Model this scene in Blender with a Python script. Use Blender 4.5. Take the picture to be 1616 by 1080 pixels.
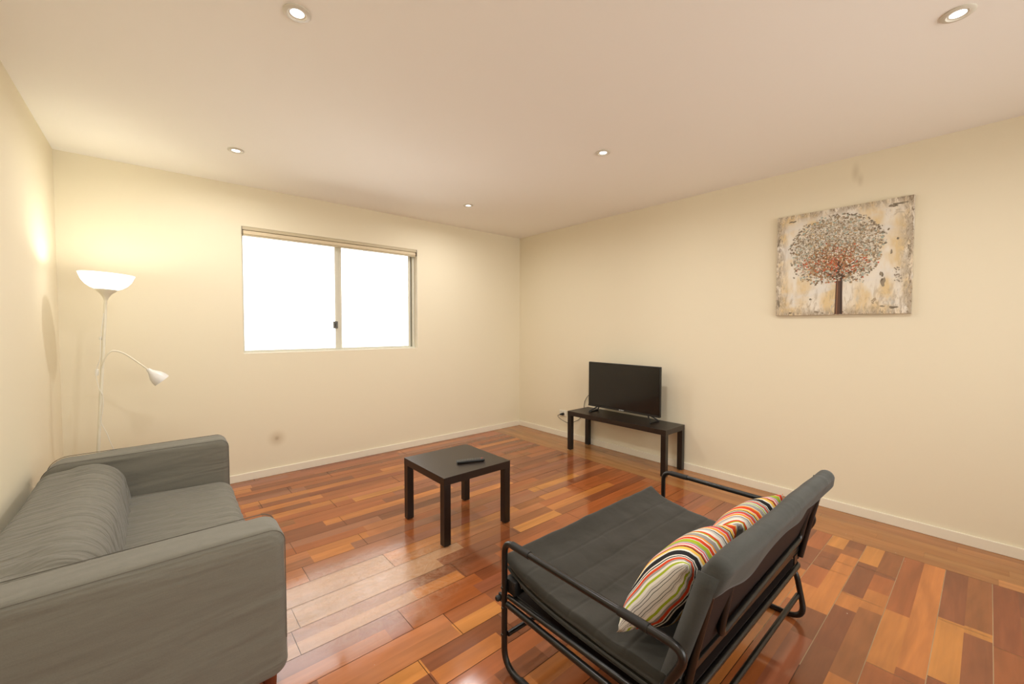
import bpy, bmesh, math, random
from mathutils import Vector, Matrix, noise
PI = math.pi
random.seed(7)
scn = bpy.context.scene
for o in list(bpy.data.objects): bpy.data.objects.remove(o)

# ------------------------------------------------------------------ camera
H, W, D = 2.679, 4.494, 6.3          # ceiling height, room width, room depth
cam = bpy.data.cameras.new('camera'); cam.sensor_width = 36; cam.lens = 649.62 / 1616 * 36
cam.clip_start = 0.02; cam.clip_end = 60
co = bpy.data.objects.new('camera', cam); scn.collection.objects.link(co); scn.camera = co
yaw, pitch, roll = 0.7116, -0.0339, 0.0016
f = Vector((math.sin(yaw) * math.cos(pitch), math.cos(yaw) * math.cos(pitch), math.sin(pitch)))
r = Vector((math.cos(yaw), -math.sin(yaw), 0)); u = r.cross(f)
r2 = r * math.cos(roll) + u * math.sin(roll); u2 = -r * math.sin(roll) + u * math.cos(roll)
co.matrix_world = Matrix(((r2.x, u2.x, -f.x, -3.9535), (r2.y, u2.y, -f.y, -4.4175), (r2.z, u2.z, -f.z, 1.4021), (0, 0, 0, 1)))

# ------------------------------------------------------------------ world, exposure
wd = bpy.data.worlds.new('sky'); scn.world = wd; wd.use_nodes = True
bgn = wd.node_tree.nodes['Background']; bgn.inputs[0].default_value = (1.0, 0.985, 0.95, 1); bgn.inputs[1].default_value = 3.1
scn.view_settings.view_transform = 'Standard'; scn.view_settings.look = 'None'
scn.view_settings.exposure = 0.75; scn.view_settings.gamma = 1; scn.view_settings.use_curve_mapping = False

def light(name, kind, loc, rot=(0, 0, 0), energy=10, color=(1, 1, 1), **kw):
    l = bpy.data.lights.new(name, kind); l.energy = energy; l.color = color
    for k, v in kw.items(): setattr(l, k, v)
    o = bpy.data.objects.new(name, l); o.location = loc; o.rotation_euler = rot
    scn.collection.objects.link(o); return o
pl = light('window_portal', 'AREA', (-2.49, 0.14, 1.74), (-PI / 2, 0, 0), 1, shape='RECTANGLE', size=1.74, size_y=1.15)
pl.data.cycles.is_portal = True
pl2 = light('added_fill_portal', 'AREA', (-1.95, -D - .14, 1.55), (PI / 2, 0, 0), 1, shape='RECTANGLE', size=3.3, size_y=1.8)  # portal for the added, unseen window behind the viewer
pl2.data.cycles.is_portal = True
DOWN_E, DOWN_C = 6.5, (1.0, 0.99, 0.97)
LAMP_E, LAMP_C = 2.3, (0.96, 1.0, 0.92)

# ------------------------------------------------------------------ helpers
C = scn.collection
def s2l(c):
    return tuple(((v / 255) / 12.92 if v / 255 <= .04045 else ((v / 255 + .055) / 1.055) ** 2.4) for v in c)
def obj(name, bm, mat=None, parent=None, smooth=None):
    me = bpy.data.meshes.new(name)
    bmesh.ops.recalc_face_normals(bm, faces=bm.faces)
    bm.to_mesh(me); bm.free()
    o = bpy.data.objects.new(name, me); C.objects.link(o)
    if mat: me.materials.append(mat)
    if parent: o.parent = parent
    if smooth is not None:
        me.polygons.foreach_set('use_smooth', [True] * len(me.polygons))
        if smooth > 0: me.set_sharp_from_angle(angle=smooth)
    return o
def tag(o, label=None, cat=None, group=None, kind=None):
    if label: o['label'] = label
    if cat: o['category'] = cat
    if group: o['group'] = group
    if kind: o['kind'] = kind
    return o
def thing(name, label, cat, loc=(0, 0, 0), rotz=0, group=None):
    o = bpy.data.objects.new(name, None); C.objects.link(o); o.empty_display_size = .1
    o.location = loc; o.rotation_euler = (0, 0, rotz)
    return tag(o, label, cat, group)
def box(bm, x0, x1, y0, y1, z0, z1, bev=0, seg=2):
    g = bmesh.ops.create_cube(bm, size=1)['verts']
    for v in g:
        v.co = Vector(((x0 + x1) / 2 + v.co.x * (x1 - x0), (y0 + y1) / 2 + v.co.y * (y1 - y0), (z0 + z1) / 2 + v.co.z * (z1 - z0)))
    if bev:
        es = list({e for v in g for e in v.link_edges})
        bmesh.ops.bevel(bm, geom=es, offset=bev, segments=seg, affect='EDGES', profile=.5)
def mkbox(*a, **k):
    bm = bmesh.new(); box(bm, *a, **k); return bm
def fillet(pts, rad, n=7):
    pts = [Vector(p) for p in pts]; out = [pts[0]]
    for i in range(1, len(pts) - 1):
        a, b, c = pts[i - 1], pts[i], pts[i + 1]
        rr = rad[i] if isinstance(rad, (list, tuple)) else rad
        d1 = (a - b).normalized(); d2 = (c - b).normalized()
        ang = d1.angle(d2)
        if rr <= 0 or ang > PI - .02: out.append(b); continue
        t = min(rr / math.tan(ang / 2), (a - b).length * .49, (c - b).length * .49)
        p1 = b + d1 * t; p2 = b + d2 * t
        for k in range(n + 1):
            s = k / n; out.append(p1 * (1 - s) ** 2 + b * 2 * s * (1 - s) + p2 * s * s)
    out.append(pts[-1]); return out
def tube(bm, pts, r, seg=12, cap=True):
    pts = [Vector(p) for p in pts]; n = len(pts)
    T = [(pts[min(i + 1, n - 1)] - pts[max(i - 1, 0)]).normalized() for i in range(n)]
    up = Vector((0, 0, 1)) if abs(T[0].z) < .9 else Vector((1, 0, 0))
    N = (up - T[0] * up.dot(T[0])).normalized(); rings = []
    for i in range(n):
        N = (N - T[i] * N.dot(T[i])).normalized(); B = T[i].cross(N)
        rr = r[i] if isinstance(r, (list, tuple)) else r
        rings.append([bm.verts.new(pts[i] + (N * math.cos(2 * PI * k / seg) + B * math.sin(2 * PI * k / seg)) * rr) for k in range(seg)])
    for a, b in zip(rings, rings[1:]):
        for k in range(seg): bm.faces.new((a[k], a[(k + 1) % seg], b[(k + 1) % seg], b[k]))
    if cap: bm.faces.new(rings[0][::-1]); bm.faces.new(rings[-1])
def mktube(pts, r, **k):
    bm = bmesh.new(); tube(bm, pts, r, **k); return bm
def lathe(bm, prof, seg=40, M=None, closed=False):
    M = M or Matrix(); rings = []
    for (rr, z) in prof:
        if rr < 1e-5: rings.append([bm.verts.new(M @ Vector((0, 0, z)))])
        else: rings.append([bm.verts.new(M @ Vector((rr * math.cos(2 * PI * k / seg), rr * math.sin(2 * PI * k / seg), z))) for k in range(seg)])
    for a, b in zip(rings, rings[1:]):
        for k in range(seg):
            l = (k + 1) % seg
            if len(a) == 1 and len(b) == 1: continue
            if len(a) == 1: bm.faces.new((a[0], b[l], b[k]))
            elif len(b) == 1: bm.faces.new((a[k], a[l], b[0]))
            else: bm.faces.new((a[k], a[l], b[l], b[k]))
    if closed:
        a, b = rings[-1], rings[0]
        for k in range(seg): l = (k + 1) % seg; bm.faces.new((a[k], a[l], b[l], b[k]))
def spline(P, n=10):
    P = [Vector(p) for p in P]; Q = [P[0] * 2 - P[1]] + P + [P[-1] * 2 - P[-2]]; out = []
    for i in range(1, len(Q) - 2):
        a, b, c, d = Q[i - 1:i + 3]
        for k in range(n):
            t = k / n
            out.append(.5 * ((2 * b) + (c - a) * t + (2 * a - 5 * b + 4 * c - d) * t * t + (-a + 3 * b - 3 * c + d) * t ** 3))
    out.append(P[-1]); return out

# ------------------------------------------------------------------ materials
def mat(name, col, rough=.5, metal=0, spec=.5, srgb=True):
    m = bpy.data.materials.new(name); m.use_nodes = True; b = m.node_tree.nodes['Principled BSDF']
    c = s2l(col) if srgb else col
    b.inputs['Base Color'].default_value = (*c, 1); b.inputs['Roughness'].default_value = rough
    b.inputs['Metallic'].default_value = metal; b.inputs['Specular IOR Level'].default_value = spec
    return m
def nt(m): return m.node_tree, m.node_tree.nodes, m.node_tree.links, m.node_tree.nodes['Principled BSDF']
def N(ns, t, **kw):
    n = ns.new(t)
    for k, v in kw.items():
        if k in n.inputs: n.inputs[k].default_value = v
        else: setattr(n, k, v)
    return n
def noisy(m, scale, amt, bump=0, coord='Object', stretch=(1, 1, 1), detail=4, dist=.002):
    t, ns, ln, b = nt(m); tc = N(ns, 'ShaderNodeTexCoord'); mp = N(ns, 'ShaderNodeMapping'); mp.inputs['Scale'].default_value = stretch
    ln.new(tc.outputs[coord], mp.inputs[0]); nz = N(ns, 'ShaderNodeTexNoise', Scale=scale, Detail=detail); ln.new(mp.outputs[0], nz.inputs['Vector'])
    if amt:
        hv = N(ns, 'ShaderNodeHueSaturation'); hv.inputs['Color'].default_value = b.inputs['Base Color'].default_value
        mr = N(ns, 'ShaderNodeMapRange'); mr.inputs['To Min'].default_value = 1 - amt; mr.inputs['To Max'].default_value = 1 + amt
        mr.inputs['From Min'].default_value = .3; mr.inputs['From Max'].default_value = .7
        ln.new(nz.outputs[0], mr.inputs[0]); ln.new(mr.outputs[0], hv.inputs['Value']); ln.new(hv.outputs[0], b.inputs['Base Color'])
    if bump:
        bp = N(ns, 'ShaderNodeBump'); bp.inputs['Strength'].default_value = bump; bp.inputs['Distance'].default_value = dist
        ln.new(nz.outputs[0], bp.inputs['Height']); ln.new(bp.outputs[0], b.inputs['Normal'])
    return m

WALL = (236, 226, 200)
def wall_mat(name, spots=()):
    m = mat(name, WALL, .75, spec=.25); t, ns, ln, b = nt(m)
    geo = N(ns, 'ShaderNodeNewGeometry'); col = None
    rgb = N(ns, 'ShaderNodeRGB'); rgb.outputs[0].default_value = (*s2l(WALL), 1); col = rgb.outputs[0]
    for (loc, rad, c, amt) in spots:                        # smudges on the paint
        mp = N(ns, 'ShaderNodeMapping', vector_type='TEXTURE'); mp.inputs['Location'].default_value = loc; mp.inputs['Scale'].default_value = rad
        ln.new(geo.outputs['Position'], mp.inputs[0])
        ln_ = N(ns, 'ShaderNodeVectorMath', operation='LENGTH'); ln.new(mp.outputs[0], ln_.inputs[0])
        mr = N(ns, 'ShaderNodeMapRange', interpolation_type='SMOOTHSTEP'); mr.inputs['From Min'].default_value = 0; mr.inputs['From Max'].default_value = 1
        mr.inputs['To Min'].default_value = amt; mr.inputs['To Max'].default_value = 0
        ln.new(ln_.outputs['Value'], mr.inputs[0])
        mx = N(ns, 'ShaderNodeMix', data_type='RGBA'); ln.new(mr.outputs[0], mx.inputs[0]); ln.new(col, mx.inputs[6]); mx.inputs[7].default_value = (*s2l(c), 1)
        col = mx.outputs[2]
    ln.new(col, b.inputs['Base Color'])
    nz = N(ns, 'ShaderNodeTexNoise', Scale=180.0, Detail=2); ln.new(geo.outputs['Position'], nz.inputs['Vector'])
    bp = N(ns, 'ShaderNodeBump'); bp.inputs['Strength'].default_value = .06; bp.inputs['Distance'].default_value = .001
    ln.new(nz.outputs[0], bp.inputs['Height']); ln.new(bp.outputs[0], b.inputs['Normal'])
    return m
M_wall = wall_mat('wall_paint')
M_wall_back = wall_mat('wall_paint_smudge', [((-3.107, 0, .346), (.10, .1, .10), (176, 148, 105), .45), ((-3.107, 0, .346), (.03, .1, .03), (150, 125, 90), .4)])
M_wall_right = wall_mat('wall_paint_smear', [((0, -3.736, 2.56), (.1, .035, .10), (196, 182, 150), .45), ((0, -3.765, 2.50), (.1, .028, .07), (196, 182, 150), .4)])
M_ceil = mat('ceiling_paint', (247, 243, 235), .85, spec=.2)
M_trim = mat('trim_gloss_white', (240, 232, 212), .35)
M_white = mat('white_plastic', (232, 228, 215), .35)
M_lampmetal = noisy(mat('cream_white_powder_coat', (232, 226, 205), .4), 60, .02)
M_alu = mat('window_aluminium', (214, 210, 192), .4, spec=.5)
M_seal = mat('window_seal_dark', (70, 66, 55), .6)
M_blind = noisy(mat('blind_cream', (220, 203, 170), .6), 40, .02)
M_blind_dark = mat('blind_track', (196, 182, 150), .5)
M_black = mat('black_plastic', (22, 21, 20), .35)
M_screen = mat('tv_screen', (14, 13, 12), .12, spec=.6)
M_tube = mat('dark_bronze_tube', (17, 15, 13), .33, spec=.55)
M_rubber = mat('black_rubber_grip', (26, 24, 22), .6)
M_steel = mat('bolt_steel', (70, 66, 60), .35, metal=.8)
M_lack = noisy(mat('black_brown_foil', (17, 11, 8), .32, spec=.6), 30, .18, stretch=(2, 30, 30))
M_lackt = noisy(mat('black_brown_tabletop', (32, 21, 14), .36, spec=.55), 30, .15, stretch=(2, 30, 30))
M_foot = mat('clear_grey_glide', (190, 185, 175), .4)
M_leg = noisy(mat('stained_wood_leg', (110, 52, 28), .35), 30, .15)
M_glass = bpy.data.materials.new('window_glass'); M_glass.use_nodes = True
t, ns, ln = M_glass.node_tree, M_glass.node_tree.nodes, M_glass.node_tree.links
ns.remove(ns['Principled BSDF']); a = N(ns, 'ShaderNodeBsdfTransparent'); g = N(ns, 'ShaderNodeBsdfGlossy', Roughness=.02); fr = N(ns, 'ShaderNodeFresnel', IOR=1.45)
mx = N(ns, 'ShaderNodeMixShader'); ln.new(fr.outputs[0], mx.inputs[0]); ln.new(a.outputs[0], mx.inputs[1]); ln.new(g.outputs[0], mx.inputs[2]); ln.new(mx.outputs[0], ns['Material Output'].inputs[0])

def emis(name, col, e, base=(235, 230, 215)):
    m = mat(name, base, .4); b = m.node_tree.nodes['Principled BSDF']
    b.inputs['Emission Color'].default_value = (*col, 1); b.inputs['Emission Strength'].default_value = e; return m
M_bulb = emis('downlight_glow', DOWN_C, 2.5)
M_ring = mat('downlight_ring', (214, 208, 192), .4)
M_bowl = emis('lit_glass_bowl', (1, .98, .92), 1.4)
M_reading = mat('reading_shade_plastic', (228, 226, 222), .3)
M_reading_in = emis('reading_shade_inner', (1, .8, .65), .25)

def fabric(name, col, wr_scale=6, wr=.0, weave=.25, stretch=(1, 1, 1), mottling=.08, rot=(0, 0, 0), wdist=.02, seams=None):
    m = mat(name, col, .9, spec=.15); t, ns, ln, b = nt(m)
    b.inputs['Sheen Weight'].default_value = .15; b.inputs['Sheen Roughness'].default_value = .6
    tc = N(ns, 'ShaderNodeTexCoord')
    n1 = N(ns, 'ShaderNodeTexNoise', Scale=260.0, Detail=3); ln.new(tc.outputs['Object'], n1.inputs['Vector'])
    mp0 = N(ns, 'ShaderNodeMapping'); mp0.inputs['Scale'].default_value = (30, 30, 260); ln.new(tc.outputs['Object'], mp0.inputs[0])
    n2 = N(ns, 'ShaderNodeTexNoise', Scale=1.0, Detail=3); ln.new(mp0.outputs[0], n2.inputs['Vector'])
    ad = N(ns, 'ShaderNodeMath', operation='ADD'); ln.new(n1.outputs[0], ad.inputs[0]); ln.new(n2.outputs[0], ad.inputs[1])
    mr = N(ns, 'ShaderNodeMapRange'); mr.inputs['From Min'].default_value = .6; mr.inputs['From Max'].default_value = 1.4
    mr.inputs['To Min'].default_value = 1 - mottling; mr.inputs['To Max'].default_value = 1 + mottling; ln.new(ad.outputs[0], mr.inputs[0])
    hv = N(ns, 'ShaderNodeHueSaturation'); hv.inputs['Color'].default_value = (*s2l(col), 1); ln.new(mr.outputs[0], hv.inputs['Value']); ln.new(hv.outputs[0], b.inputs['Base Color'])
    bp = N(ns, 'ShaderNodeBump'); bp.inputs['Strength'].default_value = weave; bp.inputs['Distance'].default_value = .0008; ln.new(ad.outputs[0], bp.inputs['Height'])
    last = bp
    if wr:
        mp = N(ns, 'ShaderNodeMapping'); mp.inputs['Scale'].default_value = stretch; mp.inputs['Rotation'].default_value = rot; ln.new(tc.outputs['Object'], mp.inputs[0])
        n3 = N(ns, 'ShaderNodeTexNoise', Scale=float(wr_scale), Detail=2.5); n3.inputs['Distortion'].default_value = .6; ln.new(mp.outputs[0], n3.inputs['Vector'])
        b3 = N(ns, 'ShaderNodeBump'); b3.inputs['Strength'].default_value = wr; b3.inputs['Distance'].default_value = wdist
        ln.new(n3.outputs[0], b3.inputs['Height']); ln.new(b3.outputs[0], bp.inputs['Normal'])
    ln.new(last.outputs[0], b.inputs['Normal'])
    return m
SOFA = (117, 114, 103)
M_sofa = fabric('grey_sofa_cotton', SOFA, 2, .8, stretch=(.7, 3, 5), rot=(0, .28, 0), wdist=.03)
M_sofa_back = fabric('grey_sofa_cotton_creased', SOFA, 3.2, .85, stretch=(1.2, 9, 2), rot=(0, 0, .25), wdist=.03)
M_sofa_seat = fabric('grey_sofa_cotton_seat', SOFA, 3.2, .6, stretch=(1.2, 8, 2), rot=(0, 0, -.12), wdist=.025)
M_seam = mat('seam_thread', (100, 96, 87), .9, spec=.1)  # sofa seam thread, a little darker than the cover
M_futon = fabric('charcoal_canvas', (57, 55, 49), 5, .5, mottling=.1)
M_futon_l = fabric('charcoal_canvas_flap', (63, 63, 58), 5, .45, mottling=.1)
M_under = mat('dark_brown_underlay', (38, 28, 25), .7, spec=.2)

# ------------------------------------------------------------------ room shell
def struct(name, bm, m, parent=None, smooth=None):
    o = obj(name, bm, m, parent, smooth)
    if not parent: o['kind'] = 'structure'
    return o
T = .12
wx0, wx1, wz0, wz1 = -3.361, -1.615, 1.161, 2.318
bm = bmesh.new()
for a in ((-W - T, wx0, 0, T, -.02, H), (wx1, T, 0, T, -.02, H), (wx0, wx1, 0, T, -.02, wz0), (wx0, wx1, 0, T, wz1, H)): box(bm, *a)
struct('wall_back', bm, M_wall_back)
struct('wall_right', mkbox(0, T, -D, 0, -.02, H), M_wall_right)
struct('wall_left', mkbox(-W - T, -W, -D, 0, -.02, H), M_wall)
RX0, RX1, RZ0, RZ1 = -3.6, -.3, .65, 2.45  # opening for the added fill window
bm = bmesh.new()
for a in ((-W - T, RX0, -D - T, -D, -.02, H), (RX1, T, -D - T, -D, -.02, H), (RX0, RX1, -D - T, -D, RZ1, H), (RX0, RX1, -D - T, -D, -.02, RZ0)): box(bm, *a)
struct('wall_front', bm, M_wall)
w2 = bpy.data.objects.new('added_fill_window', None); C.objects.link(w2); w2['kind'] = 'structure'  # unseen window, added behind the viewer to brighten the room
bm = bmesh.new()
for a in ((RX0, RX0 + .05, -D - .08, -D - .03, RZ0, RZ1), (RX1 - .05, RX1, -D - .08, -D - .03, RZ0, RZ1), (-1.98, -1.92, -D - .08, -D - .03, RZ0, RZ1), (RX0, RX1, -D - .08, -D - .03, RZ0, RZ0 + .05), (RX0, RX1, -D - .08, -D - .03, RZ1 - .05, RZ1)): box(bm, *a)
obj('window_frame', bm, M_alu, w2)
obj('glass_pane', mkbox(RX0 + .05, RX1 - .05, -D - .058, -D - .054, RZ0 + .05, RZ1 - .05), M_glass, w2)
DL = [(-3.496, -.84), (-1.472, -.84), (-3.496, -2.55), (-1.472, -2.55), (-3.496, -4.30), (-1.472, -4.30)]
# ceiling: slab with round holes is avoided by sitting the fittings just under it
struct('ceiling', mkbox(-W - T, T, -D - T, T, H, H + .1), M_ceil)

# baseboards
def base(name, x0, x1, y0, y1):
    struct(name, mkbox(x0, x1, y0, y1, 0, .07, bev=.003), M_trim)
base('baseboard_back', -W + .015, -.0, -.015, 0); base('baseboard_right', -.015, 0, -D, -.0152)
base('baseboard_left', -W, -W + .015, -D, 0); base('baseboard_front', -W + .015, -.015, -D, -D + .015)

# ------------------------------------------------------------------ floor
COL = dict(R=(160, 87, 46), D=(118, 64, 42), O=(196, 122, 60), Y=(206, 138, 66), T=(182, 112, 68), G=(150, 98, 74), P=(146, 86, 64),
           W=(186, 142, 104), M=(144, 86, 48), K=(128, 62, 38))
SEG = [(-20,-2.82,-2.2,'D'),(-18,-3.09,-2.29,'R'),(-17,-2.31,-2.04,'O'),(-16,-3.48,-2.99,'O'),(-16,-2.98,-2.08,'O'),(-15,-3.38,-3.02,'D'),(-14,-3.48,-2.94,'O'),(-14,-2.92,-2.35,'R'),(-13,-3.39,-3.05,'D'),(-13,-1.05,-0.51,'D'),(-12,-3.33,-2.78,'O'),(-11,-2.77,-2.32,'Y'),(-10,-3.23,-2.46,'R'),(-8,-1.31,-0.77,'D'),(-8,-0.7,-0.50,'D'),(-7,-3.35,-2.5,'D'),(-5,-3.22,-2.88,'R'),(-5,-2.03,-1.54,'O'),(-4,-3.27,-2.9,'O'),(-4,-2.87,-2.62,'T'),(-3,-3.27,-3.03,'O'),(-2,-3.47,-3.34,'T'),(-2,-3.34,-2.7,'G'),(-2,-1.54,-0.94,'Y'),(-1,-3.47,-3.34,'T'),(-1,-3.34,-2.7,'G'),(-1,-1.13,-0.58,'D'),
 (0,-3.8,-2.925,'W'),(0,-2.925,-2.5,'O'),(0,-1.58,-1.26,'O'),(1,-3.8,-2.925,'W'),(1,-2.925,-2.5,'O'),(1,-1.09,-0.50,'R'),(2,-3.9,-3.475,'W'),(2,-3.475,-2.5,'W'),(2,-1.67,-0.88,'O'),(2,-0.83,-0.50,'R'),(3,-3.9,-3.475,'W'),(3,-3.475,-2.7,'W'),(3,-2.09,-1.67,'Y'),(3,-1.66,-1.32,'M'),(4,-3.9,-2.9,'G'),(4,-2.9,-2.68,'D'),(4,-2.68,-2.32,'D'),(4,-1.79,-0.6,'R'),(5,-3.9,-2.96,'W'),(5,-2.96,-2.67,'O'),(5,-2.67,-2.39,'D'),(6,-3.8,-3.077,'P'),(6,-3.077,-2.61,'R'),(7,-3.8,-3.18,'T'),(7,-3.18,-3.077,'P'),(7,-3.077,-2.68,'R'),(8,-3.5,-2.92,'T'),(8,-2.67,-2.4,'D'),(9,-3.5,-2.93,'T'),(9,-2.93,-2.67,'Y'),(10,-3.3,-3.14,'Y'),(10,-3.14,-2.72,'D'),(11,-3.3,-3.14,'D'),(11,-3.14,-2.8,'O'),(12,-3.1,-2.6,'R'),(13,-2.95,-2.72,'D'),(14,-3.0,-2.6,'O'),
 (19,-0.8,-0.5,'R'),(18,-.9,-.5,'D'),(20,-0.69,-0.5,'Y'),(20,-.80,-.69,'M'),(20,-1.03,-0.80,'D'),(20,-1.28,-1.03,'R'),(20,-1.49,-1.28,'O'),(21,-.62,-.5,'D'),(21,-.75,-.62,'M'),(21,-1.5,-.75,'O'),(21,-1.75,-1.5,'D'),(22,-.78,-.5,'Y'),(22,-1.21,-.78,'D'),(22,-1.37,-1.21,'O'),(22,-1.75,-1.37,'D'),(22,-2.1,-1.75,'D'),(23,-.84,-.5,'M'),(23,-1.08,-.88,'R'),(23,-.88,-.84,'D'),(23,-1.30,-1.08,'O'),(23,-1.9,-1.30,'M'),(24,-1.22,-.5,'R'),(24,-1.72,-1.22,'O'),(24,-2.0,-1.72,'R'),(25,-1.66,-.5,'O'),(26,-1.10,-.5,'D'),(25,-1.9,-1.66,'R'),(26,-1.62,-1.10,'Y'),(26,-1.9,-1.62,'K'),(27,-1.09,-.5,'M'),(27,-1.16,-1.09,'Y'),(27,-1.7,-1.16,'D'),(28,-1.18,-.5,'K'),(28,-1.7,-1.18,'R'),(29,-.80,-.5,'D'),(29,-1.6,-.8,'M')]
bm = bmesh.new(); cl = bm.loops.layers.float_color.new('wood'); uvl = bm.loops.layers.uv.new('grain')
def quad(x0, x1, y0, y1, c, z=0, along='x', k=None):
    vs = [bm.verts.new(p) for p in ((x0, y0, z), (x1, y0, z), (x1, y1, z), (x0, y1, z))]
    fc = bm.faces.new(vs); off = random.uniform(0, 50) if k is None else k
    for l in fc.loops:
        l[cl] = (*c, 1); x, y = l.vert.co.x, l.vert.co.y
        l[uvl].uv = (x + off, y + off * 3.7) if along == 'x' else (y + off, x + off * 3.7)
PAL = ['R', 'R', 'R', 'D', 'D', 'M', 'M', 'P', 'O', 'T', 'R', 'K', 'G']
MEAN = s2l((158, 97, 55))
def jit(c):
    k = random.uniform(.92, 1.08); return tuple(min(1, (v * .70 + q_ * .30) * k * random.uniform(.98, 1.02)) for v, q_ in zip(s2l(c), MEAN))
PITCH, Y0, XB = .088, -2.001, -.505
G = .0014
rows = range(-23, 64)
fixed_ends = {-3: [-3.327], -1: [-3.34], 0: [-2.925], 1: [-3.475], 3: [-3.077], 2: [-2.66], 4: [-2.92, -.79], 5: [-3.15, -2.72], 10: [-.88, -1.02], 11: [-1.22, -.84], 12: [-1.72], 13: [-1.12, -1.63], 14: [-1.185]}
ends = {}
for pr in range(-12, 33):
    e = sorted(fixed_ends.get(pr, []))
    x = -W - random.uniform(0, 1.5); allx = []
    while x < XB:
        if all(abs(x - q) > .6 for q in e): allx.append(x)
        x += random.uniform(1.6, 2.1)
    ends[pr] = sorted(allx + e)
for rr_ in rows:
    y1 = min(Y0 - PITCH * rr_, 0); y0 = max(Y0 - PITCH * (rr_ + 1), -D)
    if y1 <= y0: continue
    pr = rr_ // 2; be = ends[pr]
    lo, hi = -W, XB
    segs = sorted([(a, b, c) for (q, a, b, c) in SEG if q == rr_])
    cuts = []; x = lo
    allow = []
    for (a, b, c) in segs:
        a = max(a, x, lo); b = min(b, hi)
        if a - x < .06: a = x
        if b <= a: continue
        if a > x: allow.append((x, a, None))
        allow.append((a, b, c)); x = b
    if hi - x > .0: allow.append((x, hi, None) if hi - x > .05 or not allow else (x, hi, allow[-1][2]))
    fin = []
    for (a, b, c) in allow:
        if c: fin.append((a, b, c)); continue
        x = a
        while x < b:
            e = x + random.uniform(.4, 1.3)
            if b - e < .2: e = b
            fin.append((x, e, random.choice(PAL))); x = e
    ya = y0 + (G if rr_ % 2 else 0); yb = y1 - (0 if rr_ % 2 else G)
    for (a, b, c) in fin:
        pts = [a] + [q for q in be if a < q < b] + [b]; cc = jit(COL[c]); k = random.uniform(0, 50)
        for i in range(len(pts) - 1):
            xa = pts[i] + (G if any(abs(pts[i] - q) < 1e-4 for q in be) else 0); xb = pts[i + 1] - (G if any(abs(pts[i + 1] - q) < 1e-4 for q in be) else 0)
            if xb > xa: quad(xa, xb, ya, yb, cc, k=k)
# border strips running along the right wall
BC = [(176, 122, 68), (170, 116, 66), (180, 126, 74), (166, 112, 62), (172, 124, 72)]
for i in range(6):
    xa = XB + .0015 + i * .0842; xb = xa + .0842 - (.0008 if i % 2 else 0); y = 0
    while y > -D:
        e = max(y - random.uniform(.5, 1.3), -D)
        c = BC[(i * 2 + int(-y * 3)) % 5]
        if i == 0 and y < -3.862: c = (206, 142, 84)
        if i == 0 and y > -3.862 > e: e = -3.862; c = BC[2]
        quad(xa, xb, e + .0004, y, jit(c), along='y'); y = e
vs = [bm.verts.new(p) for p in ((-W - .02, -D - .02, -.002), (.02, -D - .02, -.002), (.02, .02, -.002), (-W - .02, .02, -.002))]
fc = bm.faces.new(vs)
for l in fc.loops: l[cl] = (*s2l((96, 66, 46)), 1)
quad(-1.95, XB, -4.9, -3.45, s2l((196, 168, 130)), z=-.0012)
r_ = bmesh.ops.extrude_face_region(bm, geom=[fc]); 
for v in [g_ for g_ in r_['geom'] if isinstance(g_, bmesh.types.BMVert)]: v.co.z = -.05
m = mat('jarrah_floorboards', (150, 80, 45), .17, spec=.6); t, ns, ln, b = nt(m)
at = N(ns, 'ShaderNodeAttribute', attribute_name='wood'); uv = N(ns, 'ShaderNodeUVMap', uv_map='grain')
mp = N(ns, 'ShaderNodeMapping'); mp.inputs['Scale'].default_value = (2.2, 34, 1); ln.new(uv.outputs[0], mp.inputs[0])
n1 = N(ns, 'ShaderNodeTexNoise', Scale=1.0, Detail=6); n1.inputs['Distortion'].default_value = .8; ln.new(mp.outputs[0], n1.inputs['Vector'])
mp2 = N(ns, 'ShaderNodeMapping'); mp2.inputs['Scale'].default_value = (1.3, 9, 1); ln.new(uv.outputs[0], mp2.inputs[0])
n2 = N(ns, 'ShaderNodeTexNoise', Scale=1.0, Detail=3); n2.inputs['Distortion'].default_value = 1.2; ln.new(mp2.outputs[0], n2.inputs['Vector'])
def mrange(src, a, b_, c, d):
    q = N(ns, 'ShaderNodeMapRange'); q.inputs['From Min'].default_value = a; q.inputs['From Max'].default_value = b_; q.inputs['To Min'].default_value = c; q.inputs['To Max'].default_value = d
    ln.new(src, q.inputs[0]); return q.outputs[0]
v1 = mrange(n1.outputs[0], .3, .7, .90, 1.08); v2 = mrange(n2.outputs[0], .3, .7, .84, 1.14)
mu = N(ns, 'ShaderNodeMath', operation='MULTIPLY'); ln.new(v1, mu.inputs[0]); ln.new(v2, mu.inputs[1])
hv = N(ns, 'ShaderNodeHueSaturation'); ln.new(at.outputs['Color'], hv.inputs['Color']); ln.new(mu.outputs[0], hv.inputs['Value'])
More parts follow.
